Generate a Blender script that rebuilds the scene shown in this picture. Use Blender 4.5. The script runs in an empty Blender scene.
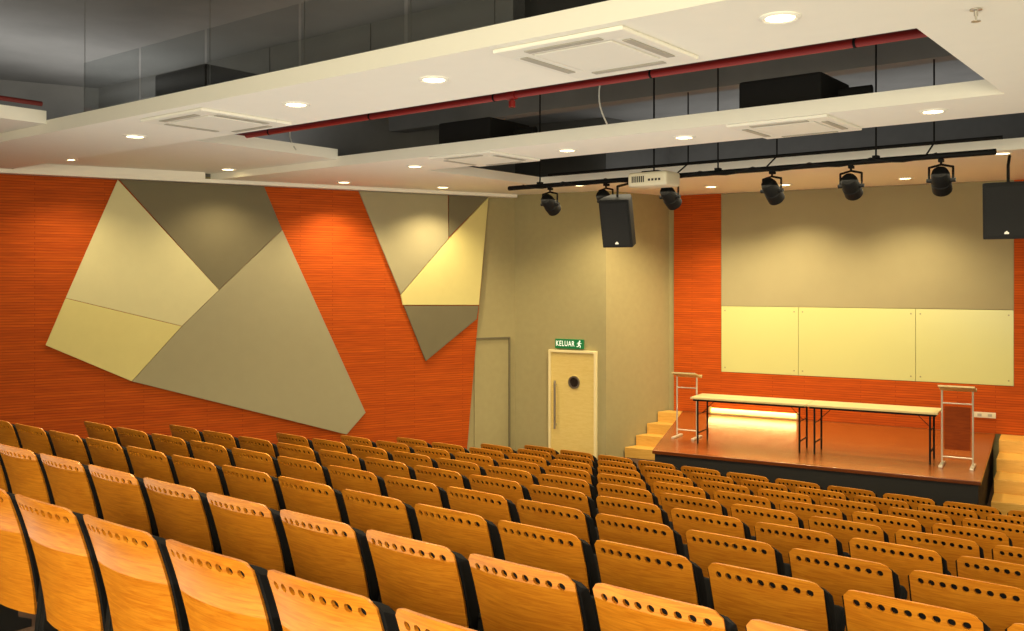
import bpy, bmesh, math, random
from mathutils import Vector, Matrix
random.seed(4)
PI = math.pi
scene = bpy.context.scene
COL = scene.collection
try:
    scene.view_settings.view_transform = 'Standard'
    scene.view_settings.look = 'None'
except Exception:
    pass

# ------------------------------------------------------------ survey helpers
FP = 950.0
CXP, HYP = 512.0, 280.0
YAW = math.radians(38)
E = 3.207                       # eye height above the flat floor in front of the stage
Fv = Vector((-math.sin(YAW), math.cos(YAW), 0))
Rv = Vector((math.cos(YAW), math.sin(YAW), 0))
def ray(px, py):
    return Fv + Rv*((px-CXP)/FP) + Vector((0, 0, (HYP-py)/FP))
def at_height(px, py, z):
    d = ray(px, py); t = (z-E)/d.z
    return d*t + Vector((0, 0, E))
def at_depth(px, py, Y):
    d = ray(px, py); t = Y/d.y
    return d*t + Vector((0, 0, E))
def project(p):
    q = Vector(p) - Vector((0, 0, E))
    Z = q.dot(Fv); x = q.dot(Rv)
    if Z < .05: return (-9999, -9999)
    return (CXP+FP*x/Z, HYP-FP*q.z/Z)
class Frame:
    """a vertical wall plane: local x runs left to right seen from the room, room is local -y"""
    def __init__(s, O, ang):
        s.O = Vector((O[0], O[1], 0)); s.ang = ang
        s.a = Vector((math.cos(ang), math.sin(ang), 0)); s.n = Vector((-math.sin(ang), math.cos(ang), 0))
    def hit(s, px, py):
        d = ray(px, py); t = s.O.dot(s.n)/d.dot(s.n)
        p = d*t
        return ((p-s.O).dot(s.a), p.z+E)
    def local(s, p):
        q = Vector((p[0], p[1], 0)) - s.O
        return (q.dot(s.a), q.dot(s.n))
    def world(s, a, y, z=0):
        p = s.O + s.a*a + s.n*y
        return Vector((p.x, p.y, z))

# ------------------------------------------------------------ materials
def lin(c):
    out = []
    for v in c:
        v = v/255.0
        out.append(v/12.92 if v <= .04045 else ((v+.055)/1.055)**2.4)
    return tuple(out)+(1,)
def nodes_of(name):
    m = bpy.data.materials.new(name); m.use_nodes = True
    nt = m.node_tree; b = nt.nodes['Principled BSDF']
    return m, nt, b
def mat(name, c, rough=.6, metal=0, var=.12, scale=6, bump=0, emit=None, es=0, spec=.5):
    m, nt, b = nodes_of(name)
    tc = nt.nodes.new('ShaderNodeTexCoord'); nz = nt.nodes.new('ShaderNodeTexNoise')
    nz.inputs['Scale'].default_value = scale; nz.inputs['Detail'].default_value = 4
    nt.links.new(tc.outputs['Object'], nz.inputs['Vector'])
    mx = nt.nodes.new('ShaderNodeMix'); mx.data_type = 'RGBA'
    l = lin(c)
    mx.inputs[6].default_value = tuple(v*(1-var) for v in l[:3])+(1,)
    mx.inputs[7].default_value = tuple(min(1, v*(1+var)) for v in l[:3])+(1,)
    nt.links.new(nz.outputs['Fac'], mx.inputs[0]); nt.links.new(mx.outputs[2], b.inputs['Base Color'])
    b.inputs['Roughness'].default_value = rough; b.inputs['Metallic'].default_value = metal
    b.inputs['Specular IOR Level'].default_value = spec
    if bump:
        bp = nt.nodes.new('ShaderNodeBump'); bp.inputs['Strength'].default_value = bump; bp.inputs['Distance'].default_value = .01
        nz2 = nt.nodes.new('ShaderNodeTexNoise'); nz2.inputs['Scale'].default_value = 120
        nt.links.new(tc.outputs['Object'], nz2.inputs['Vector'])
        nt.links.new(nz2.outputs['Fac'], bp.inputs['Height']); nt.links.new(bp.outputs['Normal'], b.inputs['Normal'])
    if emit:
        b.inputs['Emission Color'].default_value = lin(emit); b.inputs['Emission Strength'].default_value = es
    return m
def grain_mat(name, c1, c2, rough, stretch=(3, 3, 30), scale=2.0, spec=.5):
    m, nt, b = nodes_of(name)
    tc = nt.nodes.new('ShaderNodeTexCoord'); mp = nt.nodes.new('ShaderNodeMapping')
    mp.inputs['Scale'].default_value = stretch
    oi = nt.nodes.new('ShaderNodeObjectInfo')
    ad = nt.nodes.new('ShaderNodeVectorMath'); ad.operation = 'ADD'
    sc = nt.nodes.new('ShaderNodeVectorMath'); sc.operation = 'SCALE'; sc.inputs['Scale'].default_value = 30
    cb = nt.nodes.new('ShaderNodeCombineXYZ')
    nt.links.new(oi.outputs['Random'], cb.inputs[0]); nt.links.new(oi.outputs['Random'], cb.inputs[2])
    nt.links.new(cb.outputs[0], sc.inputs[0])
    nt.links.new(tc.outputs['Object'], ad.inputs[0]); nt.links.new(sc.outputs[0], ad.inputs[1])
    nt.links.new(ad.outputs[0], mp.inputs['Vector'])
    nz = nt.nodes.new('ShaderNodeTexNoise'); nz.inputs['Scale'].default_value = scale; nz.inputs['Detail'].default_value = 7
    nz.inputs['Distortion'].default_value = 1.2
    nt.links.new(mp.outputs[0], nz.inputs['Vector'])
    rp = nt.nodes.new('ShaderNodeValToRGB')
    rp.color_ramp.elements[0].position = .35; rp.color_ramp.elements[0].color = lin(c1)
    rp.color_ramp.elements[1].position = .65; rp.color_ramp.elements[1].color = lin(c2)
    nt.links.new(nz.outputs['Fac'], rp.inputs[0])
    hs = nt.nodes.new('ShaderNodeHueSaturation')
    mr = nt.nodes.new('ShaderNodeMapRange'); mr.inputs['To Min'].default_value = .88; mr.inputs['To Max'].default_value = 1.08
    nt.links.new(oi.outputs['Random'], mr.inputs['Value']); nt.links.new(mr.outputs[0], hs.inputs['Value'])
    nt.links.new(rp.outputs[0], hs.inputs['Color']); nt.links.new(hs.outputs[0], b.inputs['Base Color'])
    b.inputs['Roughness'].default_value = rough
    b.inputs['Specular IOR Level'].default_value = spec
    return m
def plank_mat(name, c1, c2, cm, bw, rh, mortar, rough, plane='xz', bump=.3, lo=.8, hi=1.15, spec=.5):
    m, nt, b = nodes_of(name)
    tc = nt.nodes.new('ShaderNodeTexCoord'); sp = nt.nodes.new('ShaderNodeSeparateXYZ'); cb = nt.nodes.new('ShaderNodeCombineXYZ')
    nt.links.new(tc.outputs['Object'], sp.inputs[0])
    nt.links.new(sp.outputs[0], cb.inputs[0]); nt.links.new(sp.outputs[2 if plane == 'xz' else 1], cb.inputs[1])
    br = nt.nodes.new('ShaderNodeTexBrick'); br.offset = .37; br.squash = 1
    br.inputs['Scale'].default_value = 1; br.inputs['Brick Width'].default_value = bw; br.inputs['Row Height'].default_value = rh
    br.inputs['Mortar Size'].default_value = mortar; br.inputs['Mortar Smooth'].default_value = .3
    br.inputs['Color1'].default_value = lin(c1); br.inputs['Color2'].default_value = lin(c2); br.inputs['Mortar'].default_value = lin(cm)
    nt.links.new(cb.outputs[0], br.inputs['Vector'])
    mp = nt.nodes.new('ShaderNodeMapping'); mp.inputs['Scale'].default_value = (1.2, 22, 1)
    nz = nt.nodes.new('ShaderNodeTexNoise'); nz.inputs['Scale'].default_value = 2; nz.inputs['Detail'].default_value = 5
    nt.links.new(cb.outputs[0], mp.inputs[0]); nt.links.new(mp.outputs[0], nz.inputs['Vector'])
    hs = nt.nodes.new('ShaderNodeHueSaturation')
    mr = nt.nodes.new('ShaderNodeMapRange'); mr.inputs['From Min'].default_value = .3; mr.inputs['From Max'].default_value = .7
    mr.inputs['To Min'].default_value = lo; mr.inputs['To Max'].default_value = hi
    nt.links.new(nz.outputs['Fac'], mr.inputs['Value']); nt.links.new(mr.outputs[0], hs.inputs['Value'])
    nt.links.new(br.outputs['Color'], hs.inputs['Color']); nt.links.new(hs.outputs[0], b.inputs['Base Color'])
    b.inputs['Roughness'].default_value = rough
    b.inputs['Specular IOR Level'].default_value = spec
    if bump:
        bp = nt.nodes.new('ShaderNodeBump'); bp.inputs['Strength'].default_value = bump; bp.inputs['Distance'].default_value = .01; bp.invert = True
        nt.links.new(br.outputs['Fac'], bp.inputs['Height']); nt.links.new(bp.outputs['Normal'], b.inputs['Normal'])
    return m
def glass_mat(name):
    m = bpy.data.materials.new(name); m.use_nodes = True
    nt = m.node_tree; nt.nodes.remove(nt.nodes['Principled BSDF'])
    out = nt.nodes['Material Output']
    tr = nt.nodes.new('ShaderNodeBsdfTransparent'); tr.inputs[0].default_value = (.86, .88, .88, 1)
    gl = nt.nodes.new('ShaderNodeBsdfGlossy'); gl.inputs['Roughness'].default_value = .12; gl.inputs['Color'].default_value = (.9, .9, .88, 1)
    mx = nt.nodes.new('ShaderNodeMixShader'); mx.inputs[0].default_value = .14
    nt.links.new(tr.outputs[0], mx.inputs[1]); nt.links.new(gl.outputs[0], mx.inputs[2]); nt.links.new(mx.outputs[0], out.inputs['Surface'])
    return m

M = {}
M['clad'] = plank_mat('orange_slat_wood', (194, 86, 17), (180, 75, 13), (146, 56, 9), 1.5, .04, .004, .75, bump=.04, lo=.76, hi=1.13, spec=.2)
M['wall'] = mat('grey_fabric_wall', (162, 152, 112), .9, var=.08, scale=9, bump=.25)
M['void'] = mat('dark_void_paint', (86, 85, 82), .9, var=.12)
M['stagewall'] = mat('grey_stage_fabric', (156, 148, 116), .85, var=.05, scale=3, bump=.15)
M['cream'] = mat('cream_fabric', (210, 203, 158), .85, var=.04, bump=.15)
M['cream2'] = mat('pale_yellow_fabric', (216, 205, 138), .85, var=.04, bump=.15)
M['greyp'] = mat('mid_grey_fabric', (158, 151, 122), .85, var=.04, bump=.15)
M['darkp'] = mat('dark_grey_fabric', (114, 107, 84), .85, var=.05, bump=.15)
M['soffit'] = mat('white_plaster', (246, 243, 233), .7, var=.02)
M['slab'] = mat('bare_concrete', (118, 117, 114), .85, var=.26, scale=1.6)
M['carpet'] = mat('brown_carpet', (74, 50, 34), .95, var=.2, scale=40)
M['chairwood'] = grain_mat('varnished_plywood', (194, 112, 20), (218, 140, 36), .38, (2.4, 3, 34), 2.4)
M['black'] = mat('black_fabric', (13, 12, 14), .9, var=.2, scale=60, spec=.2)
M['blackmetal'] = mat('black_metal', (9, 9, 9), .7, 0, .1, spec=.25)
M['acbody'] = mat('dark_unit_casing', (30, 30, 31), .8, 0, .1, spec=.2)
M['blackplastic'] = mat('black_plastic', (15, 15, 16), .65, 0, .1, spec=.3)
M['grille'] = mat('dark_grille', (26, 26, 27), .7, 0, .3, 80, spec=.25)
M['deck'] = plank_mat('brown_stage_planks', (150, 82, 32), (136, 71, 27), (90, 43, 15), 1.4, .1, .004, .25, 'xy', .1)
M['stepwood'] = grain_mat('pale_step_wood', (216, 164, 76), (228, 180, 92), .4, (2, 20, 20))
M['skirt'] = mat('black_skirt', (14, 13, 13), .8, var=.2, scale=20)
M['board'] = mat('yellow_glass_board', (204, 206, 142), .25, var=.02, scale=1)
M['door'] = grain_mat('cream_door', (228, 202, 124), (236, 212, 138), .45, (3, 3, 20))
M['doorframe'] = mat('pale_door_frame', (238, 224, 176), .5, var=.03)
M['chrome'] = mat('brushed_steel', (190, 186, 178), .28, .9, .05, 40)
M['stud'] = mat('dull_steel_stud', (150, 146, 108), .5, .1, .05)
M['darkglass'] = mat('dark_glass', (44, 36, 32), .15)
M['green'] = mat('green_sign', (16, 110, 60), .4, var=.03, emit=(16, 120, 66), es=.25)
M['white'] = mat('white_plastic', (238, 236, 228), .45, var=.02)
M['offwhite'] = mat('ivory_plastic', (222, 214, 190), .5, var=.02)
M['whiteletter'] = mat('white_letter', (245, 250, 240), .5, var=.01, emit=(240, 250, 240), es=.5)
M['red'] = mat('red_pipe_paint', (150, 24, 20), .5, var=.1)
M['redd'] = mat('dull_red_pipe_paint', (104, 26, 22), .6, var=.1)
M['tabletop'] = mat('cream_laminate', (202, 182, 130), .4, var=.04)
M['postmetal'] = mat('pale_steel', (208, 200, 184), .4, .5, .05)
M['lecternwood'] = grain_mat('red_lectern_wood', (120, 48, 8), (140, 60, 12), .7, (2, 2, 20), spec=.15)
M['lens'] = mat('glowing_lens', (255, 240, 200), .5, var=.01, emit=(255, 232, 170), es=12)
M['floor_glow'] = mat('reflected_glow', (255, 244, 190), .5, var=.01, emit=(255, 226, 116), es=2.6)  # emission imitates a reflection on the stage, not a lamp tube
M['galv'] = mat('galvanised_steel', (120, 120, 116), .5, .5, .1, 30)
M['louver'] = mat('pale_grey_louver', (170, 166, 156), .5, var=.03)
M['wire'] = mat('white_cable', (214, 212, 205), .5, var=.02)
M['glass'] = glass_mat('clear_upstand_sheet')

# ------------------------------------------------------------ mesh helpers
class MB:
    def __init__(s): s.bm = bmesh.new()
    def box(s, x0, x1, y0, y1, z0, z1, bev=0, M_=None, seg=2):
        t = bmesh.new()
        r = bmesh.ops.create_cube(t, size=1)
        for v in t.verts:
            v.co = Vector(((x0+x1)/2+v.co.x*(x1-x0), (y0+y1)/2+v.co.y*(y1-y0), (z0+z1)/2+v.co.z*(z1-z0)))
        if bev: bmesh.ops.bevel(t, geom=list(t.edges), offset=bev, segments=seg, affect='EDGES', profile=.6)
        s.take(t, M_); return s
    def take(s, t, M_=None):
        if M_ is not None: bmesh.ops.transform(t, matrix=M_, verts=t.verts)
        me = bpy.data.meshes.new('tmp'); t.to_mesh(me); t.free()
        s.bm.from_mesh(me); bpy.data.meshes.remove(me)
    def cyl(s, p0, p1, r, r2=None, n=16, M_=None):
        p0 = Vector(p0); p1 = Vector(p1); d = p1-p0
        t = bmesh.new()
        bmesh.ops.create_cone(t, cap_ends=True, segments=n, radius1=r, radius2=r if r2 is None else r2, depth=d.length)
        q = d.to_track_quat('Z', 'Y').to_matrix().to_4x4()
        bmesh.ops.transform(t, matrix=Matrix.Translation((p0+p1)/2) @ q, verts=t.verts)
        s.take(t, M_); return s
    def tube(s, pts, r, n=8, M_=None):
        for a, b in zip(pts[:-1], pts[1:]): s.cyl(a, b, r, n=n, M_=M_)
        for p in pts[1:-1]:
            t = bmesh.new(); bmesh.ops.create_uvsphere(t, u_segments=n, v_segments=6, radius=r)
            bmesh.ops.translate(t, vec=Vector(p), verts=t.verts); s.take(t, M_)
        return s
    def prism(s, poly, lo, hi, axis='z', bev=0, M_=None):
        t = bmesh.new()
        f = (lambda p, h: Vector((p[0], p[1], h))) if axis == 'z' else ((lambda p, h: Vector((p[0], h, p[1]))) if axis == 'y' else (lambda p, h: Vector((h, p[0], p[1]))))
        A = [t.verts.new(f(p, lo)) for p in poly]; B = [t.verts.new(f(p, hi)) for p in poly]
        n = len(poly)
        t.faces.new(A); t.faces.new(B[::-1])
        for i in range(n): t.faces.new((A[i], A[(i+1) % n], B[(i+1) % n], B[i]))
        bmesh.ops.recalc_face_normals(t, faces=t.faces)
        if bev: bmesh.ops.bevel(t, geom=list(t.edges), offset=bev, segments=2, affect='EDGES', profile=.6)
        s.take(t, M_); return s
    def lathe(s, prof, n=24, M_=None):
        t = bmesh.new(); rings = []
        for r, z in prof:
            if r < 1e-5: rings.append([t.verts.new((0, 0, z))])
            else: rings.append([t.verts.new((r*math.cos(2*PI*i/n), r*math.sin(2*PI*i/n), z)) for i in range(n)])
        for a, b in zip(rings[:-1], rings[1:]):
            for i in range(n):
                j = (i+1) % n
                if len(a) == 1 and len(b) == 1: continue
                if len(a) == 1: t.faces.new((a[0], b[i], b[j]))
                elif len(b) == 1: t.faces.new((a[i], a[j], b[0]))
                else: t.faces.new((a[i], a[j], b[j], b[i]))
        bmesh.ops.recalc_face_normals(t, faces=t.faces)
        s.take(t, M_); return s
    def build(s, name, m, parent=None, loc=(0, 0, 0), rz=0, smooth=True):
        me = bpy.data.meshes.new(name); s.bm.to_mesh(me); s.bm.free()
        me.materials.append(m)
        if smooth:
            for p in me.polygons: p.use_smooth = True
            me.set_sharp_from_angle(angle=math.radians(32))
        o = bpy.data.objects.new(name, me); COL.objects.link(o)
        o.location = loc; o.rotation_euler = (0, 0, rz)
        if parent: o.parent = parent
        return o
def thing(name, label, cat, loc=(0, 0, 0), rz=0, group=None):
    o = bpy.data.objects.new(name, None); COL.objects.link(o)
    o.empty_display_size = .1
    o.location = loc; o.rotation_euler = (0, 0, rz); o['label'] = label; o['category'] = cat
    if group: o['group'] = group
    return o
def tag(o, label, cat, group=None):
    o['label'] = label; o['category'] = cat
    if group: o['group'] = group
    return o
def struct(o, label=None):
    o['kind'] = 'structure'
    if label: o['label'] = label
    return o
def dup(root, loc, rz, label):
    r = root.copy(); COL.objects.link(r); r.location = loc; r.rotation_euler = (0, 0, rz); r['label'] = label
    for ch in list(root.children):
        c = ch.copy(); COL.objects.link(c); c.parent = r
        for g in ch.children:
            d = g.copy(); COL.objects.link(d); d.parent = c
    return r

# ------------------------------------------------------------ layout of the hall
STG = math.radians(8)
def cam_pt(px, Z):
    u = (px-CXP)/FP
    p = Fv*Z + Rv*(u*Z); return (p.x, p.y)
stageW = Frame(cam_pt(722, 17.5), STG)
doorW = Frame(cam_pt(575, 17.2), STG)
cA = doorW.hit(515, 300)[0]; C = doorW.world(cA, 0)
P0 = Vector((-14.26, 6.25, 0))
ldir = (C-P0).normalized(); LANG = math.atan2(ldir.y, ldir.x)
LLEN = (C.y+3.0)/ldir.y
leftW = Frame((C-ldir*LLEN)[:2], LANG)
ZS = E+1.59                     # underside of the suspended ceiling
TH = .14
UP = .10                        # the side strips sit this much higher than the bands
ZSLAB = 6.1
ZW = ZS+.05
def XL(Y): return C.x - max(0, C.y-Y)*ldir.x/ldir.y
def XR(Y): return 1.7+(17.5-Y)*.19
rowY = lambda k: 2.98+.965*(k-2)
rowF = lambda k: .15*(10-k)

# floor: terraces and the flat area before the stage
fm = MB(); bm = fm.bm
def quad(ps): bm.faces.new([bm.verts.new(p) for p in ps])
ks = list(range(-4, 11))
for k in ks:
    y0 = rowY(k)-.14 if k > -4 else -3.2
    y1 = rowY(k+1)-.14 if k < 10 else 19.4
    z = rowF(k)
    ys = [y0, y1] if k < 10 else [y0, C.y, y1]
    for a, b in zip(ys[:-1], ys[1:]):
        quad([(XL(a)-.02, a, z), (XR(a)+.02, a, z), (XR(b)+.02, b, z), (XL(b)-.02, b, z)])
    if k < 10:
        z2 = rowF(k+1)
        quad([(XL(y1), y1, z2), (XR(y1), y1, z2), (XR(y1), y1, z), (XL(y1), y1, z)])
struct(fm.build('floor', M['carpet'], smooth=False))

# walls: fabric below the suspended ceiling, dark paint in the void above it
def wall(name, make, loc, rz):
    struct(make(0, ZW).build(name, M['wall'], loc=loc, rz=rz, smooth=False))
    struct(make(ZW, ZSLAB).build(name, M['slab'] if name == 'wall_left' else M['void'], loc=loc, rz=rz, smooth=False))
wall('wall_left', lambda a, b: MB().box(0, LLEN, 0, .2, a, b), leftW.O, LANG)
cR = doorW.hit(606, 300)[0]
pc = doorW.world(cR, 0)
sa, sy = stageW.local(pc)                 # end of the door wall in stage-wall coordinates (sy negative)
se = stageW.hit(669, 300)[0]              # where the angled stretch meets the stage wall
def wall_a(y): return sa+(se-sa)*(y-sy)/(0-sy)
dx_ = se-sa
wall('wall_front', lambda a, b: MB().prism([(cA, 0), (cR, 0), (cR+dx_, -sy), (cR+dx_-.25, -sy), (cR-.12, .25), (cA, .25)], a, b, 'z'), doorW.O, STG)
wall('wall_stage', lambda a, b: MB().box(se-.2, 9.6, 0, .2, a, b), stageW.O, STG)
rw = Vector((XR(18.5), 18.5, 0)); rdir = Vector((XR(-3)-XR(18.5), -21.5, 0))
wall('wall_right', lambda a, b: MB().box(0, rdir.length, 0, .2, a, b), rw, math.atan2(rdir.y, rdir.x))
wall('wall_back', lambda a, b: MB().box(XL(-3)-.3, XR(-3)+.3, -3.2, -3.0, a, b), (0, 0, 0), 0)

# suspended ceiling with three rectangular openings, and the bare slab above
sm = MB()
XA, XB, XC = -10.3, -10.1, -1.68
z0, z1 = ZS, ZS+TH
sm.prism([(XL(-3), -3), (XR(-3), -3), (XR(.6), .6), (XL(.6), .6)], z0, z1)
sm.prism([(XL(.6), .6), (XA, .6), (XA, 4.999), (XL(5), 4.999)], z0+UP, z1+UP)
sm.prism([(XL(5), 5.0), (XC, 5.0), (XC, 6.3), (XL(6.3), 6.3)], z0, z1)
sm.prism([(XL(6.3), 6.301), (XB, 6.301), (XB, 8.969), (XL(8.97), 8.969)], z0+UP, z1+UP)
sm.prism([(XL(8.97), 8.97), (XC, 8.97), (XC, 10.1), (XL(10.1), 10.1)], z0, z1)
sm.prism([(XL(10.1), 10.1), (-9.45, 10.1), (-9.45, 12.9), (XL(12.9), 12.9)], z0, z1)
sm.prism([(XL(12.9), 12.9), (XC, 12.9), (XC, 18.6), (XL(14.5), 18.6), (XL(14.5), 14.5)], z0, z1)
sm.prism([(XC, .6), (XR(.6), .6), (XR(18.6), 18.6), (XC, 18.6)], z0, z1)
struct(sm.build('ceiling', M['soffit'], smooth=False))
sl = MB()
sl.box(-19, 7, -3.5, 19.5, ZSLAB, ZSLAB+.2)
for y in (3.0, 7.6, 11.9): sl.box(-17, 6, y-.14, y+.14, ZSLAB-.3, ZSLAB)
struct(sl.build('ceiling', M['slab'], smooth=False))

# ------------------------------------------------------------ left wall: cladding and fabric panels
zt = ZS-.004
zl = ZS-.065
tr = MB(); tr.box(2.5, LLEN-.06, -.2, -.001, ZS-.06, ZS-.001, bev=.006)
def la(Y): return (Y+3.0)/ldir.y
tr.box(2.5, la(5.0)-.12, -.2, -.001, ZS-.001, ZS+UP-.001); tr.box(la(6.3)+.12, la(8.97)-.12, -.2, -.001, ZS-.001, ZS+UP-.001)
struct(tr.build('trim_1', M['soffit'], loc=leftW.O, rz=LANG, smooth=False))
def lerp_at_z(p, q, z):
    t = (z-p[1])/(q[1]-p[1]); return (p[0]+(q[0]-p[0])*t, z)
eT = leftW.hit(487, 198); eB = leftW.hit(467, 435)
pt, pb = lerp_at_z(eT, eB, zl), lerp_at_z(eT, eB, 0)
o = MB().prism([(2.5, 0), pb, pt, (2.5, zl)], -.05, -.001, 'y').build('wood_cladding', M['clad'], loc=leftW.O, rz=LANG, smooth=False)
tag(o, 'large orange slatted wood cladding covering the left side wall behind the grey and cream panels', 'wall cladding')
def shrink(poly, d):
    n = len(poly); area = sum(poly[i][0]*poly[(i+1) % n][1]-poly[(i+1) % n][0]*poly[i][1] for i in range(n))
    if area < 0: poly = poly[::-1]
    out = []
    for i in range(n):
        p = Vector(poly[i]); a = Vector(poly[i-1]); b = Vector(poly[(i+1) % n])
        e1 = (p-a).normalized(); e2 = (b-p).normalized()
        n1 = Vector((-e1.y, e1.x)); n2 = Vector((-e2.y, e2.x))
        m = (n1+n2); k = d/max(.3, (1+n1.dot(n2)))
        q = p+m*k; out.append((q.x, q.y))
    return out
def panel(pxs, m, depth, label, back=-.052):
    poly = [leftW.hit(*p) for p in pxs]
    poly = [(a, min(z, zl)) for a, z in poly]
    poly = shrink(poly, .003)
    o = MB().prism(poly, back-depth, back, 'y', bev=.004).build('acoustic_panel', M[m], loc=leftW.O, rz=LANG, smooth=False)
    tag(o, label, 'acoustic panel', 'angular fabric panels on the left wall')
panel([(117, 174), (218, 290), (181, 326), (65, 298)], 'cream', .035, 'large cream four-sided fabric panel at upper left of the wider panel cluster')
panel([(118.5, 172), (263, 176), (281, 230), (218, 290)], 'darkp', .03, 'dark grey fabric panel at the top of the wider panel cluster below ceiling')
panel([(65, 298), (181, 326), (131, 381), (45, 345)], 'cream2', .035, 'small pale yellow fabric panel at the lower left corner of the wider cluster')
panel([(281, 230), (364, 412), (345, 434), (131, 381), (181, 326), (218, 290)], 'greyp', .04, 'largest mid grey fabric panel, lower right in the wider panel cluster')
panel([(357, 184), (446, 188), (446.5, 239), (399, 294.5)], 'greyp', .035, 'mid grey fabric panel at upper left of the narrow cluster nearer the stage')
panel([(447, 189), (486.5, 190), (447, 237.5)], 'darkp', .03, 'small dark grey triangular panel under the ceiling in the narrow cluster')
panel([(486.5, 193), (477, 305), (401, 305), (399, 295), (447, 239)], 'cream2', .035, 'pale yellow fabric panel in the middle of the narrow cluster')
panel([(402, 305.5), (477, 305.5), (475, 319), (424, 361)], 'darkp', .03, 'dark grey pointed panel at the bottom of the narrow cluster')
# plain side door at the end of the left wall
d0 = leftW.hit(474, 344)[0]; d1 = leftW.hit(508, 338)[0]; dz = leftW.hit(508, 338)[1]
sd = struct(MB().box(d0, d1, -.02, -.002, 0, dz, bev=.005).build('door_2', M['wall'], loc=leftW.O, rz=LANG, smooth=False))
tm = MB(); tm.box(d1, d1+.025, -.05, -.002, 0, dz+.025); tm.box(d0-.02, d1, -.05, -.002, dz, dz+.025)
tm.build('door_frame', M['darkp'], parent=sd, smooth=False)

# ------------------------------------------------------------ door, exit sign
dl, dtop = doorW.hit(551, 351); dr = doorW.hit(597, 351)[0]
dtop = doorW.hit(574, 351)[1]
door = struct(MB().box(dl+.03, dr-.03, -.05, -.002, .006, dtop-.03, bev=.005).build('door_1', M['door'], loc=doorW.O, rz=STG, smooth=False))
t = MB(); t.box(dl-.015, dl+.03, -.08, -.002, 0, dtop+.015, bev=.005); t.box(dr-.03, dr+.015, -.08, -.002, 0, dtop+.015, bev=.005); t.box(dl+.03, dr-.03, -.08, -.002, dtop-.03, dtop+.015, bev=.005)
t.build('door_frame', M['doorframe'], parent=door, smooth=False)
pa, pz = doorW.hit(575.5, 382)
Rx = Matrix.Rotation(PI/2, 4, 'X')
t = MB(); t.lathe([(.085, 0), (.115, 0), (.115, .02), (.085, .02), (.085, 0)], 28, Matrix.Translation((pa, -.05, pz)) @ Rx)
t.build('porthole_ring', M['chrome'], parent=door)
t = MB(); t.cyl((pa, -.05, pz), (pa, -.058, pz), .087, n=28); t.build('porthole_glass', M['darkglass'], parent=door)
ha, hz1 = doorW.hit(557.5, 380); hz0 = doorW.hit(557.5, 428)[1]
t = MB(); t.cyl((ha, -.11, hz0), (ha, -.11, hz1), .021, n=12)
for z in (hz0+.08, hz1-.08): t.cyl((ha, -.05, z), (ha, -.11, z), .011, n=10)
t.build('pull_handle', M['chrome'], parent=door)

sg0, sgz1 = doorW.hit(556.5, 338.5); sg1, sgz0 = doorW.hit(584.5, 349)
sign = thing('exit_sign', 'small green KELUAR exit sign with white lettering above the cream door', 'exit sign', doorW.world((sg0+sg1)/2, 0, (sgz0+sgz1)/2), STG)
sw, sh = (sg1-sg0), (sgz1-sgz0)
MB().box(-sw/2, sw/2, -.06, -.002, -sh/2, sh/2, bev=.006).build('sign_box', M['green'], parent=sign, smooth=False)
cu = bpy.data.curves.new('lettering', 'FONT'); cu.body = 'KELUAR'; cu.size = sh*.8; cu.extrude = .001; cu.align_x = 'CENTER'; cu.align_y = 'CENTER'; cu.offset = .001; cu.space_character = 1.12
to = bpy.data.objects.new('tmp_text', cu); COL.objects.link(to)
bpy.context.view_layer.update()
tme = bpy.data.meshes.new_from_object(to.evaluated_get(bpy.context.evaluated_depsgraph_get()))
bpy.data.objects.remove(to)
xs = [v.co.x for v in tme.vertices]; wtxt = max(xs)-min(xs); kx = sw*.66/wtxt
for v in tme.vertices: v.co = Vector((v.co.x*kx-sw*.135, -.062-v.co.z, v.co.y))
tme.materials.clear(); tme.materials.append(M['whiteletter'])
lo = bpy.data.objects.new('lettering', tme); COL.objects.link(lo); lo.parent = sign
ix = sw*.365
ic = MB(); q_ = sh*.86
ic.cyl((ix+q_*.06, -.0595, q_*.36), (ix+q_*.06, -.063, q_*.36), q_*.1, n=14)
for a, b, w in (((.03, .22), (-.06, -.08), .16), ((-.06, -.08), (.16, -.18), .1), ((.16, -.18), (.12, -.44), .09), ((-.06, -.08), (-.12, -.27), .1), ((-.12, -.27), (-.36, -.3), .09), ((.03, .2), (.2, .06), .07), ((.2, .06), (.34, .12), .06), ((.03, .2), (-.2, .16), .07), ((-.2, .16), (-.28, 0), .06)):
    A = Vector((ix+a[0]*q_, a[1]*q_)); B = Vector((ix+b[0]*q_, b[1]*q_)); n_ = (B-A).normalized(); q = Vector((-n_.y, n_.x))*w*q_/2
    ic.prism([tuple(A-q), tuple(B-q), tuple(B+q), tuple(A+q)], -.063, -.0595, 'y')
ic.build('running_figure', M['whiteletter'], parent=sign, smooth=False)

# ------------------------------------------------------------ stage wall dressing
S = stageW
aL = S.hit(722, 340)[0]; aR = S.hit(1014, 340)[0]
zBT = S.hit(722, 306)[1]; zBB = S.hit(722, 371.5)[1]
STZ = E-2.46
o1 = S.hit(675, 300)[0]
zTop = zt
t = MB()
t.box(o1, aL-.004, -.06, -.002, STZ+.002, zTop); t.box(aR+.004, 6.2, -.06, -.002, STZ+.002, zTop); t.box(aL-.004, aR+.004, -.06, -.002, STZ+.002, zBB-.004)
o = t.build('wood_cladding', M['clad'], loc=S.O, rz=STG, smooth=False)
tag(o, 'orange slatted wood surround framing the grey screen panel on the stage wall', 'wall cladding')
o = MB().box(aL, aR, -.05, -.002, zBT+.004, zTop, bev=.004).build('fabric_panel', M['stagewall'], loc=S.O, rz=STG, smooth=False)
tag(o, 'tall grey fabric panel on stage wall directly above the pale boards', 'wall panel')
b1 = S.hit(799, 340)[0]; b2 = S.hit(916, 340)[0]
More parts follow.
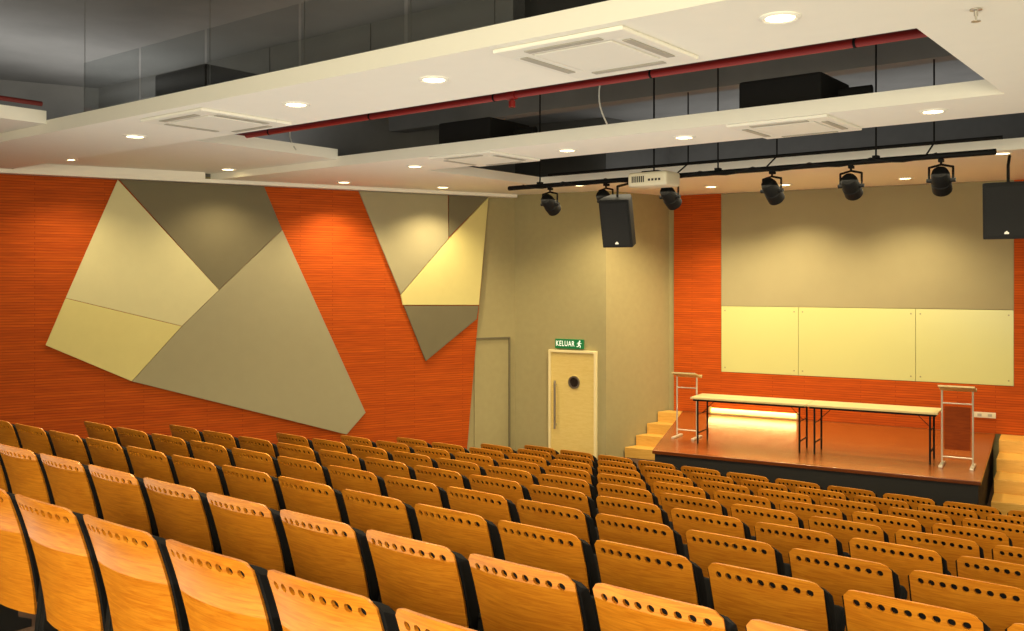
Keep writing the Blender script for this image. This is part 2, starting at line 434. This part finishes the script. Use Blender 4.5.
for a0, a1, lb in ((aL, b1, 'left narrow pale yellow glass writing board on the stage wall'), (b1, b2, 'middle pale yellow glass writing board on the stage wall'), (b2, aR, 'right pale yellow glass writing board on stage wall nearest the right lectern')):
    r = thing('writing_board', lb, 'board', S.world((a0+a1)/2, 0, (zBT+zBB)/2), STG, 'pale boards in a row on the stage wall')
    w = (a1-a0)/2-.003; h = (zBT-zBB)/2-.002
    MB().box(-w, w, -.05, -.002, -h, h, bev=.003).build('board_panel', M['board'], parent=r, smooth=False)
    for sx in (-1, 1):
        for sz in (-1, 1):
            MB().cyl((sx*(w-.07), -.049, sz*(h-.08)), (sx*(w-.07), -.056, sz*(h-.08)), .013, n=12).build('fixing_stud', M['stud'], parent=r)
# socket plate
ka, kz = S.hit(985, 414.5)
r = thing('socket_plate', 'small ivory twin socket plate low on the orange stage wall beside right lectern', 'socket', S.world(ka, -.06, kz), STG)
MB().box(-.16, .16, -.02, -.001, -.045, .045, bev=.006).build('plate', M['offwhite'], parent=r, smooth=False)
for x in (-.075, .075):
    MB().box(x-.03, x+.03, -.0235, -.0202, -.02, .02).build('socket_hole', M['louver'], parent=r, smooth=False)

# ------------------------------------------------------------ stage and steps
fl = S.local(at_height(653, 450, STZ)); fr = S.local(at_height(988, 483, STZ)); bl = S.hit(684, 400)[0]
fy = (fl[1]+fr[1])/2
FLa, FRa, BLa, BRa = fl[0], fr[0]-.08, bl, fr[0]-.14
stage = thing('stage', 'raised brown wooden stage platform with black front below the writing boards', 'stage', S.world(2.4, fy, 0), STG)
def L(a, y): return (a-2.4, y-fy)
MB().prism([L(FLa, fy), L(FRa, fy), L(BRa, -.07), L(BLa, -.07)], STZ-.05, STZ, 'z', bev=.008).build('deck', M['deck'], parent=stage, smooth=False)
i_ = .03
MB().prism([L(FLa+i_, fy+i_), L(FRa-i_, fy+i_), L(BRa-i_, -.07), L(BLa+i_, -.07)], .002, STZ-.051, 'z').build('front_skirt', M['skirt'], parent=stage, smooth=False)
def edge_left(y): return FLa+(BLa-FLa)*(y-fy)/(-.07-fy)-.01
def stairs(left, y0, label):
    n = 4; rise = STZ/n; y1 = -.065
    r = thing('stage_steps', label, 'steps', S.world(0, y0, 0), STG)
    for i in range(n):
        ya = y0+(y1-y0)*i/n
        if left: poly = [(wall_a(ya)+.03, ya), (edge_left(ya), ya), (edge_left(y1), y1), (wall_a(y1)+.03, y1)]
        else: poly = [(FRa+.02, ya), (FRa+1.4, ya), (FRa+1.4, y1), (FRa+.02, y1)]
        poly = [(p[0], p[1]-y0) for p in poly]
        MB().prism(poly, i*rise+.002 if i == 0 else i*rise, (i+1)*rise, 'z', bev=.006).build('step', M['stepwood'], parent=r, smooth=False)
stairs(True, sy*.74, 'pale wooden steps up to the stage on its left beside the door')
stairs(False, -2.6, 'pale wooden steps up to the stage at its right end')

# added glowing strip imitating a reflection at the foot of the stage wall
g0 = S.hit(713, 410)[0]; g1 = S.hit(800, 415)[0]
r = thing('added_glow_strip', 'added yellow glow imitating a reflection on the stage at the wall foot behind tables', 'imitated reflection', S.world((g0+g1)/2, -.16, STZ), STG)
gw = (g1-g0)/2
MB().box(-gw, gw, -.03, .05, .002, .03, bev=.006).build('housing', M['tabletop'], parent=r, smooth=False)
t = MB(); t.cyl((-gw+.03, -.005, .075), (gw-.03, -.005, .075), .042, n=14); t.build('tube', M['floor_glow'], parent=r)  # tube and housing are added only to carry the glow
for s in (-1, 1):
    MB().box(s*gw-.015, s*gw+.015, -.045, .05, .031, .13).build('glow_end', M['tabletop'], parent=r, smooth=False)

# tables
def table(a0, a1, y0, y1, label):
    h = .70; W = (a1-a0)/2; D = (y1-y0)/2
    r = thing('folding_table', label, 'table', S.world((a0+a1)/2, (y0+y1)/2, STZ+.001), STG, 'folding tables in a row on the stage')
    MB().box(-W, W, -D, D, h-.03, h, bev=.006).build('tabletop', M['tabletop'], parent=r, smooth=False)
    MB().box(-W+.03, W-.03, -D+.03, D-.03, h-.06, h-.031).build('under_frame', M['blackmetal'], parent=r, smooth=False)
    for sx in (-1, 1):
        x = sx*(W-.1)
        for s in (-1, 1):
            MB().cyl((x, s*(D-.05), 0), (x, s*(D-.05), h-.06), .014, n=10).build('leg', M['blackmetal'], parent=r)
        MB().cyl((x, -D+.05, .16), (x, D-.05, .16), .01, n=8).build('cross_bar', M['blackmetal'], parent=r)
        MB().cyl((x, 0, h-.26), (x-sx*.2, 0, h-.06), .005, n=8).build('brace', M['blackmetal'], parent=r)
        MB().cyl((x, -D+.05, h-.26), (x, D-.05, h-.26), .006, n=8).build('cross_bar', M['blackmetal'], parent=r)
ta = S.local(at_height(703, 442, STZ)); tb = S.local(at_height(930, 467, STZ))
ty = (ta[1]+tb[1])/2
t0, t1 = ta[0]-.12, tb[0]+.08
tmid = (t0+t1)/2
table(t0, tmid-.004, ty-.05, ty+.5, 'left of the two narrow cream folding tables on the stage')
table(tmid+.004, t1, ty-.05, ty+.5, 'right of the two narrow cream folding tables on the stage')

# lecterns
def lectern(p, h, w, label, rz=0, solid=True):
    r = thing('lectern', label, 'lectern', S.world(p[0], p[1], STZ+.001), STG+rz, 'slim open lecterns beside the tables')
    for s in (-1, 1):
        MB().cyl((s*w*.42, 0, .03), (s*w*.42, 0, h-.03), .012, n=10).build('post', M['postmetal'], parent=r)
        MB().box(s*w*.42-.025, s*w*.42+.025, -.2, .2, 0, .028, bev=.006).build('foot', M['postmetal'], parent=r, smooth=False)
    t = MB(); tm_ = Matrix.Translation((0, 0, h)) @ Matrix.Rotation(math.radians(-14), 4, 'X')
    t.box(-w/2, w/2, -.17, .17, -.012, .012, bev=.004, M_=tm_); t.box(-w/2, w/2, .15, .17, .0, .035, M_=tm_)
    t.build('top_shelf', M['tabletop'], parent=r, smooth=False)
    MB().cyl((-w*.42, 0, .12), (w*.42, 0, .12), .01, n=8).build('cross_bar', M['postmetal'], parent=r)
    MB().cyl((-w*.42, 0, h-.2), (w*.42, 0, h-.2), .01, n=8).build('cross_bar', M['postmetal'], parent=r)
    if solid: MB().box(-w*.36, w*.36, -.008, .008, .22, h-.24, bev=.003).build('front_panel', M['lecternwood'], parent=r, smooth=False)
pl = S.local(at_height(688, 438, STZ)); pr = S.local(at_height(957, 467, STZ))
lectern((min(max(pl[0], .22), t0-.22), pl[1]), .98, .38, 'slim open lectern with pale posts at left end of the tables', solid=False)
lectern((max(pr[0], t1+.23), pr[1]+.02), 1.03, .44, 'slim lectern with pale posts and red-brown panel at right end of the tables')

# ------------------------------------------------------------ chairs
TOPZ = .88
HW = .268
def zt_s(s):
    a = abs(s); d = .014*a*a
    if a > .84: d += .03*((a-.84)/.16)**2.2
    return TOPZ-d
def prof(z):
    q = (z-.28)/.59
    return .07-.06*q-.085*q*q
def sheet(y_off, thick, zlo, wtop, wbot, zdrop=0, bulge=0, taper=0, ns=22, nt_=12):
    b = bmesh.new(); F_, B_ = [], []
    for i in range(nt_+1):
        t = i/nt_; rf, rb = [], []
        for j in range(ns+1):
            s = -1+2*j/ns
            ztop = zt_s(s)-zdrop
            z = zlo+(ztop-zlo)*t
            w = wbot+(wtop-wbot)*min(1, t*1.4)**.7
            y = prof(z)+.035*s*s+y_off
            rb.append(b.verts.new((s*w, y, z)))
            bl_ = bulge*(1-s**4)*(1-(2*t-1)**4)
            rf.append(b.verts.new((s*w*.985, y+thick+bl_, z-taper*t**6)))
        B_.append(rb); F_.append(rf)
    for i in range(nt_):
        for j in range(ns):
            b.faces.new((B_[i][j], B_[i][j+1], B_[i+1][j+1], B_[i+1][j]))
            b.faces.new((F_[i][j+1], F_[i][j], F_[i+1][j], F_[i+1][j+1]))
    for j in range(ns):
        b.faces.new((B_[0][j+1], B_[0][j], F_[0][j], F_[0][j+1])); b.faces.new((B_[nt_][j], B_[nt_][j+1], F_[nt_][j+1], F_[nt_][j]))
    for i in range(nt_):
        b.faces.new((B_[i][0], B_[i+1][0], F_[i+1][0], F_[i][0])); b.faces.new((B_[i+1][ns], B_[i][ns], F_[i][ns], F_[i+1][ns]))
    bmesh.ops.recalc_face_normals(b, faces=b.faces)
    m = MB(); m.bm.free(); m.bm = b
    return m
chair0 = thing('auditorium_chair', 'x', 'chair', (0, 0, 0), 0, 'rows of wood-backed auditorium chairs')
shell = sheet(0, .014, .24, HW, .25).build('back_shell', M['chairwood'], parent=chair0)
cut = MB()
for i in range(9):
    s = -.79+1.58*i/8
    x = s*HW; z = zt_s(s)-.055
    cut.cyl((x, -.25, z), (x, .2, z), .0158, n=16)
cut = cut.build('tmp_cut', M['black'], smooth=False)
md = shell.modifiers.new('b', 'BOOLEAN'); md.object = cut; md.operation = 'DIFFERENCE'; md.solver = 'EXACT'
bpy.context.view_layer.update()
nm = bpy.data.meshes.new_from_object(shell.evaluated_get(bpy.context.evaluated_depsgraph_get()))
shell.modifiers.clear(); shell.data = nm; nm.name = 'back_shell'
for p in nm.polygons: p.use_smooth = True
nm.set_sharp_from_angle(angle=math.radians(40))
bpy.data.objects.remove(cut)
sheet(.0155, .07, .30, HW+.012, .264, .012, .015, taper=.03).build('back_cushion', M['black'], parent=chair0)
t = MB(); tm_ = Matrix.Translation((0, .15, .36)) @ Matrix.Rotation(math.radians(52), 4, 'X')
t.box(-.235, .235, .0, .36, -.045, .045, bev=.03, M_=tm_, seg=3); t.build('seat', M['black'], parent=chair0)
for s in (-1, 1):
    x = s*.287
    MB().prism([(.075, 0), (.34, 0), (.34, .04), (.27, .07), (.25, .46), (.30, .50), (.30, .52), (.13, .52), (.11, .3)], x-.018, x+.018, 'x', bev=.006).build('side_support', M['blackplastic'], parent=chair0, smooth=False)
    MB().box(x-.021, x+.021, .13, .34, .521, .548, bev=.01).build('armrest', M['blackplastic'], parent=chair0, smooth=False)
ORD = ['zeroth', 'first', 'second', 'third', 'fourth', 'fifth', 'sixth', 'seventh', 'eighth', 'ninth', 'tenth', 'eleventh', 'twelfth', 'thirteenth', 'fourteenth', 'fifteenth', 'sixteenth', 'seventeenth', 'eighteenth', 'nineteenth', 'twentieth', 'twenty-first', 'twenty-second', 'twenty-third', 'twenty-fourth']
used = False
for k in range(1, 11):
    jl = -12 if k <= 5 else (-11 if k <= 8 else -10)
    cnt = 0
    for j in range(jl, 16):
        x = -1.970+.62*j+.26-(.085 if k == 1 else 0); y = rowY(k)+.075; z = rowF(k)
        pL = project((x-.26, rowY(k), z+TOPZ)); pR = project((x+.27, rowY(k), z+TOPZ)); pB = project((x+.25, y+.09, z+.35))
        if pL[0] > 1020 or min(pL[1], pR[1]) > 626 or x > XR(y)-.5: continue
        if pR[0] < 2 and (pB[0] < 2 or k > 2): continue
        cnt += 1
        where = {1: 'row nearest the camera', 10: 'front row before the stage'}.get(k, ORD[k]+' row from the camera')
        lb = 'black chair with holed wooden back, %s from left in %s' % (ORD[cnt], where)
        if not used:
            chair0.location = (x, y, z); chair0['label'] = lb; used = True
        else: dup(chair0, (x, y, z), 0, lb)

# ------------------------------------------------------------ ceiling fittings
def downlight(px, py, label, power=300, up=0):
    zc = ZS+up
    p = at_height(px, py, zc)
    r = thing('downlight', label, 'downlight', (p.x, p.y, zc), 0, 'round recessed ceiling downlights')
    MB().lathe([(.085, 0), (.125, 0), (.125, -.006), (.105, -.016), (.088, -.01), (.085, 0)], 28).build('trim_ring', M['white'], parent=r)
    MB().lathe([(0, -.001), (.088, -.001), (.088, -.007), (0, -.007)], 24).build('lens', M['lens'], parent=r)
    ld = bpy.data.lights.new('downlight_lamp', 'SPOT'); ld.energy = power; ld.color = (1, .8, .44)
    ld.spot_size = math.radians(130); ld.spot_blend = .8; ld.shadow_soft_size = .08
    lo = bpy.data.objects.new('downlight_lamp', ld); COL.objects.link(lo); lo.location = (p.x, p.y, zc-.04)
DL = [(780, 17, 'brightest largest downlight on first ceiling band right of the big air conditioner'),
      (434, 79, 'downlight on first ceiling band just left of the big air conditioner'),
      (296, 104, 'downlight on first ceiling band between two air conditioners, nearer the far one'),
      (135, 136, 'downlight at left end of first ceiling band beside an air conditioner'),
      (68, 159, 'downlight leftmost in view, close above the orange left wall', 130, UP),
      (228, 169, 'downlight above the dark grey panel of the wider wall cluster', 130, UP),
      (344, 182, 'downlight above the orange strip between the two wall panel clusters', 240),
      (415, 166, 'downlight at the left end of the second ceiling band'),
      (443, 187, 'downlight close above the narrow wall panel cluster', 250),
      (567, 150, 'downlight on second ceiling band right of its farther air conditioner'),
      (684, 137, 'downlight on second ceiling band left of its nearer air conditioner'),
      (933, 111, 'downlight at the right end of the second ceiling band'),
      (580, 185, 'small far downlight over the door beside the hanging left loudspeaker', 230),
      (645, 186.5, 'small far downlight between projector and left loudspeaker, over the stage steps', 210),
      (711, 186.5, 'small far downlight over the left edge of the stage wall', 300),
      (785, 184.5, 'small far downlight above the grey stage panel left of center', 340),
      (905, 178, 'small far downlight above the grey stage panel right of center', 340),
      (1002, 153, 'small far downlight above the right loudspeaker')]
for a in DL: downlight(*a)

def cassette(x, y, label):
    r = thing('air_conditioner', label, 'air conditioner', (x, y, ZS), 0, 'square ceiling cassette air conditioners')
    t = MB(); w = .52
    t.prism([(-w, -w), (w, -w), (w, -w+.19), (-w, -w+.19)], -.03, -.001, bev=.01); t.prism([(-w, w-.19), (w, w-.19), (w, w), (-w, w)], -.03, -.001, bev=.01)
    t.prism([(-w, -w+.19), (-w+.19, -w+.19), (-w+.19, w-.19), (-w, w-.19)], -.03, -.001, bev=.01); t.prism([(w-.19, -w+.19), (w, -w+.19), (w, w-.19), (w-.19, w-.19)], -.03, -.001, bev=.01)
    t.build('panel_frame', M['white'], parent=r, smooth=False)
    MB().box(-w+.205, w-.205, -w+.205, w-.205, -.034, -.001, bev=.008).build('intake_panel', M['white'], parent=r, smooth=False)
    for i in range(4):
        lm = MB(); R_ = Matrix.Rotation(i*PI/2, 4, 'Z')
        lm.box(-.3, .3, -w+.07, -w+.135, -.038, -.031, bev=.003, M_=R_); lm.build('louver', M['louver'], parent=r, smooth=False)
    MB().box(-.43, .43, -.42, .42, TH+.003, TH+.3, bev=.03).build('body', M['acbody'], parent=r, smooth=False)
    MB().cyl((.43, .1, TH+.16), (.75, .1, TH+.16), .05, n=12).build('drain_hose', M['acbody'], parent=r)
cassette(-3.62, 5.6, 'large white cassette air conditioner nearest the camera on first ceiling band')
cassette(-8.15, 5.65, 'white cassette air conditioner near left end of first ceiling band')
cassette(-3.74, 9.53, 'white cassette air conditioner at right on second ceiling band above lighting bar')
cassette(-7.9, 9.53, 'white cassette air conditioner farther left on second ceiling band')

# fire sprinkler
p = at_height(976, 9, ZS)
r = thing('fire_sprinkler', 'small brass fire sprinkler on the white ceiling at upper right corner', 'sprinkler', (p.x, p.y, ZS))
MB().lathe([(0, -.001), (.035, -.001), (.035, -.008), (.012, -.012), (.012, -.04), (0, -.04)], 16).build('rosette', M['chrome'], parent=r)
MB().lathe([(0, -.075), (.026, -.075), (.026, -.07), (.006, -.068), (.006, -.04)], 16).build('deflector', M['chrome'], parent=r)

# red sprinkler pipes
yP = 7.45; zP = E+1.84
x0, x1 = at_depth(215, 136, yP).x, -1.3
r = thing('sprinkler_pipe', 'long red fire sprinkler pipe crossing the dark opening behind the first ceiling band', 'pipe', ((x0+x1)/2, yP, zP))
t = MB(); t.cyl((x0-(x0+x1)/2, 0, 0), (x1-(x0+x1)/2, 0, 0), .036, n=14); t.build('main_pipe', M['red'], parent=r)
xd = at_depth(512, 92, yP).x-(x0+x1)/2
t = MB(); t.cyl((xd, 0, 0), (xd, 0, -.12), .022, n=12); t.cyl((xd-.05, 0, 0), (xd+.05, 0, 0), .048, n=14); t.cyl((xd, 0, -.06), (xd, 0, -.12), .034, n=12); t.build('drop_fitting', M['red'], parent=r)
for i in range(5):
    t = MB(); xx = -3.6+i*1.8; t.cyl((xx, 0, .03), (xx, 0, ZSLAB-.301-zP if abs(yP-7.6) < .14 else ZSLAB-.001-zP), .004, n=6); t.cyl((xx-.01, 0, 0), (xx+.01, 0, 0), .04, n=14)
    t.build('hanger', M['blackmetal'], parent=r)
r = thing('sprinkler_pipe', 'short length of red sprinkler pipe above the ceiling edge at far left', 'pipe', (-10.2, 4.0, E+1.88))
MB().cyl((0, -2.4, 0), (0, .9, 0), .026, n=14).build('main_pipe', M['redd'], parent=r)
for y in (-1.9, .1): MB().cyl((0, y, .025), (0, y, ZSLAB-E-1.881), .003, n=6).build('hanger', M['galv'], parent=r)

# hanger straps and clear upright sheets along the near edge of the first ceiling band
hs = [(-9.6, 5.06, 'first'), (-7.4, 5.06, 'second'), (-6.1, 5.06, 'third'), (-4.9, 5.06, 'fourth')]
for x, y, w in hs:
    r = thing('hanger_rod', 'thin steel hanger strap, %s from left along near edge of first ceiling band' % w, 'hanger', (x, y, ZS+TH), 0, 'hanger straps above the ceiling')
    MB().box(-.003, .003, -.002, .002, .001, ZSLAB-ZS-TH-.001).build('strap', M['galv'], parent=r, smooth=False)
    MB().box(-.015, .015, -.015, .015, .001, .03, bev=.003).build('bracket', M['galv'], parent=r, smooth=False)
xe = [-9.58, -8.5, -7.42, -6.12, -4.92, -3.8]
for i in range(5):
    xm = (xe[i]+xe[i+1])/2; hw_ = (xe[i+1]-xe[i])/2-.02
    r = thing('upstand_sheet', 'clear upright sheet standing on near edge of first ceiling band, %s from left' % ORD[i+1], 'clear panel', (xm, 5.03, ZS+TH), 0, 'clear upright sheets along the ceiling edge')
    MB().box(-hw_, hw_, -.003, .003, .012, .52).build('sheet', M['glass'], parent=r, smooth=False)
    MB().box(-hw_, hw_, -.009, .009, .001, .011).build('base_channel', M['galv'], parent=r, smooth=False)
# loose white cables hanging in the openings
def cable(px, py0, py1, Y, bow, label):
    a = at_depth(px, py0, Y); b = at_depth(px+6, py1, Y)
    n = 8; pts = []
    for i in range(n+1):
        t = i/n; p = a.lerp(b, t); p.x -= bow*math.sin(PI*t); pts.append(p-a)
    o = MB().tube(pts, .009, 6).build('cable', M['wire'], loc=a); tag(o, label, 'cable')
cable(601, 78, 124, 8.7, .06, 'thin white cable hanging in front of the second ceiling band')
cable(290, 128, 150, 8.2, .05, 'short white cable drooping at left end of the middle ceiling opening')

# ------------------------------------------------------------ lighting bar and what hangs from it
YB = 11.5; HB = E+1.41
bx0 = at_depth(509, 187, YB).x; bx1 = at_depth(996, 152, YB).x
r = thing('lighting_bar', 'long black lighting bar hung across the ceiling opening before the stage', 'lighting bar', (bx0, YB, HB))
BL = bx1-bx0
MB().cyl((0, 0, 0), (BL, 0, 0), .034, n=14).build('rail', M['blackmetal'], parent=r)
zr = .2
MB().cyl((.5, .35, zr), (BL, .35, zr), .022, n=12).build('rear_rail', M['blackmetal'], parent=r)
for i, px in enumerate((540, 718, 876)):
    xx = at_depth(px, 160, YB).x-bx0
    MB().cyl((xx, 0, .03), (xx, 0, ZSLAB-HB-.001), .011, n=8).build('hanger', M['blackmetal'], parent=r)
    MB().box(xx-.035, xx+.035, -.04, .04, .03, .06, bev=.004).build('hanger_clamp', M['blackmetal'], parent=r, smooth=False)
for i, px in enumerate((676, 766, 926)):
    xx = at_depth(px, 160, YB).x-bx0
    MB().tube([(xx, .02, .03), (xx, .35, zr), (xx, .35, ZSLAB-HB-.001)], .01, 8).build('strut', M['blackmetal'], parent=r)
# power cable looping along the bar
pts = []
for i in range(49):
    u = i/48; pts.append((.3+u*(BL-.9), -.045, .03-.07*abs(math.sin(u*PI*8))))
MB().tube(pts, .009, 6).build('power_cable', M['blackplastic'], parent=r)
def spotlight(px, label, tilt=-32, yaw=0):
    p = at_depth(px, 180, YB)
    r = thing('stage_spotlight', label, 'spotlight', (p.x, YB, HB), math.radians(yaw), 'black stage spotlights on the lighting bar')
    t = MB(); t.box(-.03, .03, -.03, .05, -.07, -.035, bev=.006); t.build('clamp', M['blackmetal'], parent=r, smooth=False)
    t = MB(); t.tube([(0, 0, -.07), (0, 0, -.10), (-.125, 0, -.13), (-.125, 0, -.29)], .013, 8); t.tube([(0, 0, -.10), (.125, 0, -.13), (.125, 0, -.29)], .013, 8); t.build('yoke', M['blackmetal'], parent=r)
    A = Matrix.Translation((0, 0, -.28)) @ Matrix.Rotation(math.radians(-90+tilt), 4, 'X') @ Matrix.Scale(.92, 4)
    t = MB(); t.lathe([(0, -.19), (.06, -.185), (.09, -.16), (.108, -.10), (.110, .02), (.118, .03), (.118, .17), (.112, .17), (.108, .05), (0, .05)], 24, A)
    hsg = t.build('housing', M['blackmetal'], parent=r)
    MB().lathe([(0, .052), (.107, .052), (.09, .075), (0, .085)], 20, A).build('lens', M['darkglass'], parent=hsg)
    for s in (-1, 1): MB().cyl((s*.098, 0, -.28), (s*.152, 0, -.28), .024, n=12).build('tilt_knob', M['blackplastic'], parent=r)
spotlight(550, 'leftmost black spotlight on the lighting bar, over the exit sign', -30, 6)
spotlight(606, 'black spotlight on the lighting bar directly above the left loudspeaker', -40, -8)
spotlight(670, 'black spotlight on the lighting bar just right of the white projector', -34, 0)
spotlight(772, 'black spotlight on the bar above the left writing board', -38, -5)
spotlight(851, 'black spotlight on the bar above the middle writing board', -30, 4)
spotlight(941, 'black spotlight on bar nearest the right loudspeaker', -36, 8)

def speaker(px, pyt, pyb, Y, yaw, tilt, w, label):
    top = at_depth(px, pyt, Y); bot = at_depth(px, pyb, Y)
    h = top.z-bot.z
    r = thing('loudspeaker', label, 'loudspeaker', (top.x, Y, top.z), math.radians(yaw), 'black loudspeakers hung before the stage')
    T = Matrix.Rotation(math.radians(tilt), 4, 'X')
    d = w*.85
    MB().prism([(-w/2, -d/2), (w/2, -d/2), (w/2*.98, 0), (w*.33, d/2), (-w*.33, d/2), (-w/2*.98, 0)], -h, 0, 'z', bev=.015, M_=T).build('cabinet', M['blackplastic'], parent=r, smooth=False)
    MB().box(-w/2+.025, w/2-.025, -d/2-.014, -d/2-.001, -h+.03, -.03, bev=.006, M_=T).build('grille', M['grille'], parent=r, smooth=False)
    MB().prism([(-.02, -h+.055), (.02, -h+.055), (.024, -h+.068), (0, -h+.09), (-.024, -h+.068)], -d/2-.019, -d/2-.013, 'y', M_=T).build('badge', M['white'], parent=r, smooth=False)
    t = MB(); up = HB-.06-top.z; dy = (YB-Y)*.96
    t.tube([(0, .02, -.02), (0, .02, up*.6), (0, dy, up)], .016, 8)
    t.build('hanging_bracket', M['blackmetal'], parent=r)
speaker(617, 197, 246, 10.9, 14, 18, .42, 'black loudspeaker hanging beneath the projector end of the bar, left of the stage')
speaker(1008, 182, 238, 11.3, 6, 6, .46, 'black loudspeaker hanging at the right edge over the stage')

# projector
YPJ = 11.05
pp = at_depth(654, 180, YPJ)
r = thing('projector', 'white ceiling projector hung in front of the lighting bar', 'projector', (pp.x, YPJ, pp.z))
MB().box(-.29, .29, -.2, .2, -.095, .095, bev=.05, seg=4).build('casing', M['offwhite'], parent=r)
t = MB()
for i in range(7): t.box(-.22+i*.028, -.205+i*.028, -.204, -.198, -.04, .04)
t.build('rear_vents', M['grille'], parent=r, smooth=False)
MB().cyl((.1, .19, 0), (.1, .26, 0), .06, n=20).build('lens_barrel', M['blackplastic'], parent=r)
t = MB()
for x in (.04, .09, .14, .19): t.box(x-.016, x+.016, -.204, -.198, -.03, .0)
t.build('connector_ports', M['darkglass'], parent=r, smooth=False)
t = MB(); t.cyl((0, 0, .09), (0, 0, ZSLAB-pp.z-.001), .012, n=10); t.box(-.12, .12, -.12, .12, .095, .115, bev=.004)
t.build('ceiling_mount', M['blackmetal'], parent=r)

# ------------------------------------------------------------ lamps
def area(loc, sx, sy, power, rot=(0, 0, 0), color=(1, .86, .58)):
    ld = bpy.data.lights.new('added_fill_lamp', 'AREA'); ld.shape = 'RECTANGLE'; ld.size = sx; ld.size_y = sy; ld.energy = power; ld.color = color  # unseen fill added for brightness, not a fitting of the hall
    o = bpy.data.objects.new('added_fill_lamp', ld); COL.objects.link(o); o.location = loc; o.rotation_euler = rot
D = math.radians
area((-0.8, -2.9, 3.7), 7, 1.8, 740, (D(88), 0, 0), (1, .9, .62))              # added fill lamp before the unseen back wall, brightening the chair backs
area((3.2, 7, 3.0), 9, 2.4, 210, (D(100), 0, D(90)), (1, .88, .6))              # added fill lamp by the unseen right wall, brightening the left wall
area((-5.5, 7.6, ZS-.02), 6.5, 2.0, 95)  # fill lamps added in the ceiling openings, facing down
area((-5.5, 11.6, ZS-.4), 6, 1.4, 95)
area((-5.5, 3.2, ZS-.02), 6, 2.6, 100)
area((-5.5, 6.5, 2.0), 9, 9, 195, (PI, 0, 0), (1, .97, .85))                    # added unseen lamp in mid-air, imitating bounce toward the ceiling
area((.6, 6, ZS+TH+.1), 3, 12, 80, (PI, 0, 0), (1, .98, .95))                   # uplights added above the suspended ceiling to brighten the slab and void
area((-12, 6, ZS+TH+.2), 2, 8, 80, (PI, 0, 0), (1, .98, .95))
area((-5.5, 15.0, ZS+TH+.1), 7, 2.2, 50, (PI, 0, 0), (1, .98, .95))
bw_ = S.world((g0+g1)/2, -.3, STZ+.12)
area(bw_, g1-g0, .05, 5, (D(60), 0, STG+PI), (1, .76, .28))                      # added lamp spreading the imitated reflection over the stage floor
w = bpy.data.worlds.new('World'); scene.world = w; w.use_nodes = True
w.node_tree.nodes['Background'].inputs[0].default_value = (.5, .45, .35, 1)
w.node_tree.nodes['Background'].inputs[1].default_value = .2

# ------------------------------------------------------------ camera
cd = bpy.data.cameras.new('camera'); cam = bpy.data.objects.new('camera', cd); COL.objects.link(cam)
cam.location = (0, 0, E); cam.rotation_euler = (PI/2, 0, YAW)
cd.sensor_fit = 'HORIZONTAL'; cd.sensor_width = 36; cd.lens = FP*36/1024
cd.shift_y = -(315.5-HYP)/1024
cd.clip_start = .05
scene.camera = cam
